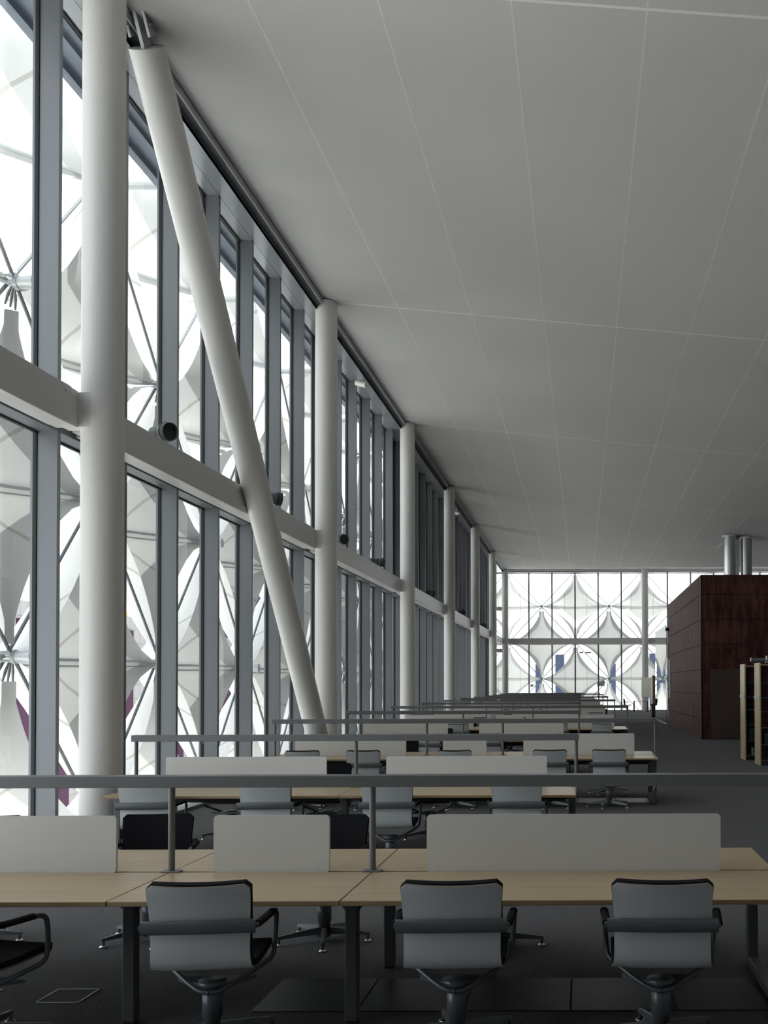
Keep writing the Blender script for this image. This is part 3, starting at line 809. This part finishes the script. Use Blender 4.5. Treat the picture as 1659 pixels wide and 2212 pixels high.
# centre heights: -2.96, -0.36, 2.24, 4.83, 7.43, 10.03
for tier in range(6):
    z = ZA + (tier - 2) * HV
    half = tier % 2 == 0          # centres at A heights sit on B columns
    nn = 0
    k0 = -1
    for k in range(k0, 13):
        y = YA + k * P + (P / 2 if half else 0)
        if y > YT - 1.0: continue
        add_sail((-XT, y, z), 0.0, 'white fabric awning outside the window wall, %s tier, %s from the near end' % (TIER[tier], ORD[nn]), 'fabric awnings outside the window wall'); nn += 1
XA = -2.88
for tier in range(6):
    z = ZA + (tier - 2) * HV
    half = tier % 2 == 0
    nn = 0
    for k in range(-1, 4):
        x = XA + k * P + (P / 2 if half else 0)
        # A nodes lie at XA + k P; sails centred at B heights hang under A nodes
        add_sail((x, YT, z), -math.pi / 2, 'white fabric awning outside the end glass wall, %s tier, %s from the corner' % (TIER[tier], ORD[nn]), 'fabric awnings outside the end wall'); nn += 1

# nodes (hubs with struts) and diagonal cables
def hub():
    h = empty('cable_hub')
    b = MB(); b.cyl((0.30, 0, 0), (-0.10, 0, 0), 0.085, 20); b.cyl((0.32, 0, 0), (0.24, 0, 0), 0.10, 20); b.cyl((0.10, 0, 0), (0.06, 0, 0), 0.10, 20); b.build('hub_drum', M['galv'], h)
    s = MB(); s.cyl((-0.1, 0.0, 0.05), (-1.75, 0, 0.05), 0.035, 10); s.cyl((-0.1, 0.0, -0.07), (-1.75, 0, -0.07), 0.025, 10); s.build('strut', M['galv'], h)
    for a in (-0.09, 0.0, 0.09):
        t = MB(); t.tube([(0.02, a * 0.5, -0.08), (0.0, a, -0.20), (-0.02, a * 1.4, -0.34)], [0.012, 0.022, 0.012], 8); t.build('turnbuckle', M['cable'], h)
    return freeze(h)
HUB = hub()
def hubs(face_loc, rz, arr, where):
    for (loc, tierw, n) in arr:
        o = place(HUB, loc, rz); tag(o, 'steel cable hub with strut holding awnings outside %s, %s level, %s along' % (where, tierw, ORD[n]), 'cable hub', 'cable hubs outside %s' % where)
LEV = ['lowest', 'second', 'third', 'fourth', 'top']
arr = []
for lv in range(0, 5):
    z = ZA + (lv - 1) * HV       # -0.36(B) 2.24(A) 4.83(B) 7.43(A) 10.03(B)
    A = lv % 2 == 1
    for k in range(-1 if not A else 0, 12):
        y = YA + k * P + (0 if A else P / 2)
        if y > YT - 1: continue
        arr.append(((-XT, y, z), LEV[lv], k + (1 if not A else 0)))
hubs(None, 0.0, arr, 'the window wall')
arr = []
for lv in range(0, 5):
    z = ZA + (lv - 1) * HV
    A = lv % 2 == 1
    for k in range(0 if A else -1, 4):
        x = XA + k * P + (0 if A else P / 2)
        arr.append(((x, YT, z), LEV[lv], k + (0 if A else 1)))
hubs(None, -math.pi / 2, arr, 'the end wall')

def cable(p, q_, label, group):
    p = Vector(p); q_ = Vector(q_)
    o = MB().tube([Vector((0, 0, 0)), q_ - p], 0.026, 8).build('steel_cable', M['cable'], None, p); tag(o, label, 'cable', group)
zlo, zhi = ZA - 2 * HV, ZA + 4 * HV
nn = 0
for k in range(-4, 13):
    for sgn, nm in ((1, 'rising away'), (-1, 'falling away')):
        # passes through A node (YA + kP, ZA)
        y0 = YA + k * P; pts = []
        z0, z1 = ZA - HV, ZA + 3 * HV
        ya = y0 + sgn * (z0 - ZA) / HV * HS; yb = y0 + sgn * (z1 - ZA) / HV * HS
        if max(ya, yb) < 9 or min(ya, yb) > YT - 1: continue
        # clip to the facade length
        def clip(ya, za, yb, zb, lim, keep_less):
            if keep_less and yb > lim: f = (lim - ya) / (yb - ya); return ya, za, lim, za + (zb - za) * f
            return ya, za, yb, zb
        if yb > YT - 0.6: ya, z0, yb, z1 = clip(ya, z0, yb, z1, YT - 0.6, True)
        elif ya > YT - 0.6: yb, z1, ya, z0 = clip(yb, z1, ya, z0, YT - 0.6, True)
        cable((-XT - 0.05 * sgn, ya, z0), (-XT - 0.05 * sgn, yb, z1), 'thin diagonal steel cable outside the window wall, %s, %s pair' % (nm, ORD[min(15, k + 4)] if k + 4 < 16 else 'last'), 'diagonal cables outside the window wall')
for k in range(-4, 4):
    for sgn, nm in ((1, 'rising away from the corner'), (-1, 'falling away from the corner')):
        x0 = XA + k * P; z0, z1 = ZA - HV, ZA + 3 * HV
        xa = x0 + sgn * (z0 - ZA) / HV * HS; xb = x0 + sgn * (z1 - ZA) / HV * HS
        if max(xa, xb) < -8 or min(xa, xb) > 12: continue
        f0 = -XT
        if xa < f0: z0 = z0 + (z1 - z0) * (f0 - xa) / (xb - xa); xa = f0
        elif xb < f0: z1 = z1 + (z0 - z1) * (f0 - xb) / (xa - xb); xb = f0
        cable((xa, YT + 0.05 * sgn, z0), (xb, YT + 0.05 * sgn, z1), 'thin diagonal steel cable outside the end wall, %s, %s pair' % (nm, ORD[k + 4]), 'diagonal cables outside the end wall')
# outriggers from the eave to the top hubs
og = MB().cyl((0, 0, 0), (-2.85, 0, 0), 0.11, 16).build('outrigger', M['galv'])
for k in range(-1, 12):
    y = YA + k * P + P / 2
    if y > YT - 1: continue
    o = og if k == -1 else og.copy()
    if k > -1: COL.objects.link(o)
    o.location = (-6.62, y, ZA + 3 * HV + 0.02); tag(o, 'galvanised outrigger tube from the roof edge to the top awnings, %s from the near end' % ORD[k + 1], 'outrigger', 'outriggers at the roof edge')

# ------------------------------------------------------------------ city outside
GZ = -14.0
g = MB().box(-300, 300, -150, 420, GZ - 0.5, GZ).build('ground', M['ground']); tag(g, kind='structure')
def building(name, loc, label):
    b = empty(name, loc); tag(b, label, 'building', kind='thing'); return b
BX = -52.0
b = building('office_building', (BX, 60, GZ), 'white tiled office block with purple bands beyond the window wall')
H1 = EYE + 8.0 - GZ
MB().box(-20, 0, 0, 70, 0, H1).build('wall', M['tile_wall'], b)
MB().box(-20, 0, 70, 160, 0, H1 - 1.0).build('wall', M['tile_wall'], b)
for d0, d1, zt in ((72, 74.6, 6.2), (91.8, 94.2, 6.3), (98.6, 101, 6.3), (112.8, 115.4, 6.4), (127, 130, 6.2), (144, 150.5, 5.6), (171, 178, 5.6), (196, 204, 5.5)):
    MB().box(0.0, 0.25, d0 - 60, d1 - 60, 0, EYE + zt - GZ).build('purple_band', M['purple'], b)
for d0 in (76.5, 82, 87.5, 102.2, 107.5, 118.5, 133, 154, 160.5, 182):
    w = 2.3
    for zz in (-3.4, -6.9, -10.4, 0.0 if d0 > 125 else -13.9):
        MB().box(0.0, 0.05, d0 - 60, d0 + w - 60, EYE + zz - GZ, EYE + zz + 2.0 - GZ).build('window', M['win_dark'], b)
MB().box(-1.5, -0.4, 112.8 - 60, 115.4 - 60, H1, H1 + 0.9).build('roof_plant', M['orange'], b)
b = building('apartment_block', (-95, 110, GZ), 'pale city block behind the purple banded office')
MB().box(-30, 0, -20, 90, 0, EYE + 15 - GZ).build('wall', M['far_wall'], b)
for k in range(8): MB().box(-3, -1, -15 + k * 9, -11 + k * 9, EYE + 15 - GZ, EYE + 16.2 - GZ).build('roof_plant', M['win_dark'], b)
b = building('tower_block', (-62, 240, GZ), 'blue grey glazed block far along the window side')
MB().box(-25, 0, 0, 60, 0, EYE + 22 - GZ).build('wall', M['blue_strip'], b)
for k in range(7): MB().box(0, 0.3, 0, 60, 4 + k * 5, 5.2 + k * 5).build('floor_band', M['far_wall'], b)
b = building('white_building', (-45, 135, GZ), 'white building with blue glass strips beyond the end glass wall')
EB = 135.0
MB().box(0, 140, 0, 25, 0, EYE + 5.2 - GZ).build('wall', M['far_wall'], b)
def xr(px): return (px - 1257) * EB / FPX + 45
for x0, x1, y0, y1 in ((1157, 1171, 1434, 1540), (1200, 1219, 1414, 1540), (1316, 1330, 1434, 1540), (1403, 1418, 1412, 1540), (1470, 1486, 1414, 1540)):
    MB().box(xr(x0), xr(x1), -0.2, 0, 0, (EYE - GZ) + (1478.5 - y0) * EB / FPX).build('blue_strip', M['blue_strip'], b)
for x0, x1, y0, y1 in ((1252, 1260, 1408, 1411), (1265, 1277, 1408, 1411), (1290, 1306, 1470, 1482), (1146, 1152, 1478, 1483)):
    MB().box(xr(x0), xr(x1), -0.1, 0, (EYE - GZ) + (1478.5 - y1) * EB / FPX, (EYE - GZ) + (1478.5 - y0) * EB / FPX).build('window', M['win_dark'], b)

# ------------------------------------------------------------------ light
w = bpy.data.worlds.new('World'); SC.world = w; w.use_nodes = True
nt = w.node_tree; bg = nt.nodes['Background']
bg.inputs['Color'].default_value = (0.90, 0.95, 1.0, 1); bg.inputs['Strength'].default_value = 1.0
sun = bpy.data.lights.new('sun', 'SUN'); sun.energy = 4.5; sun.angle = math.radians(0.6); sun.color = (1.0, 0.98, 0.94)
so = bpy.data.objects.new('sun', sun); COL.objects.link(so)
SD = Vector((0.50, -0.50, 1.0)).normalized()     # towards the sun
so.rotation_euler = SD.to_track_quat('Z', 'Y').to_euler(); so.location = (-30, 30, 40)

# ------------------------------------------------------------------ camera
PITCH, ROLL = 0.018, -0.0035
cam = bpy.data.cameras.new('camera'); co = bpy.data.objects.new('camera', cam); COL.objects.link(co)
cam.sensor_fit = 'AUTO'; cam.sensor_width = 36.0; cam.lens = FPX / 2212 * 36.0
cam.clip_start = 0.05; cam.clip_end = 1500
co.rotation_mode = 'XYZ'
co.matrix_world = Matrix.Translation((0, 0, EYE)) @ Matrix.Rotation(math.pi / 2 + PITCH, 4, 'X') @ Matrix.Rotation(ROLL, 4, 'Z')
VX, VY = 1257.0, 1478.5
# the level forward direction must land on (VX, VY)
ax_y = VY - FPX * math.tan(PITCH)
cam.shift_x = (829.5 - VX) / 2212 + 0.0
cam.shift_y = (ax_y - 1106) / 2212
SC.camera = co

SC.view_settings.view_transform = 'Standard'; SC.view_settings.look = 'None'
SC.view_settings.exposure = 1.52; SC.view_settings.gamma = 1.0; SC.view_settings.use_curve_mapping = False
SC.cycles.max_bounces = 10; SC.cycles.diffuse_bounces = 6; SC.cycles.transparent_max_bounces = 16; SC.cycles.transmission_bounces = 8
SC.cycles.use_denoising = True
SC.cycles.caustics_reflective = False; SC.cycles.caustics_refractive = False
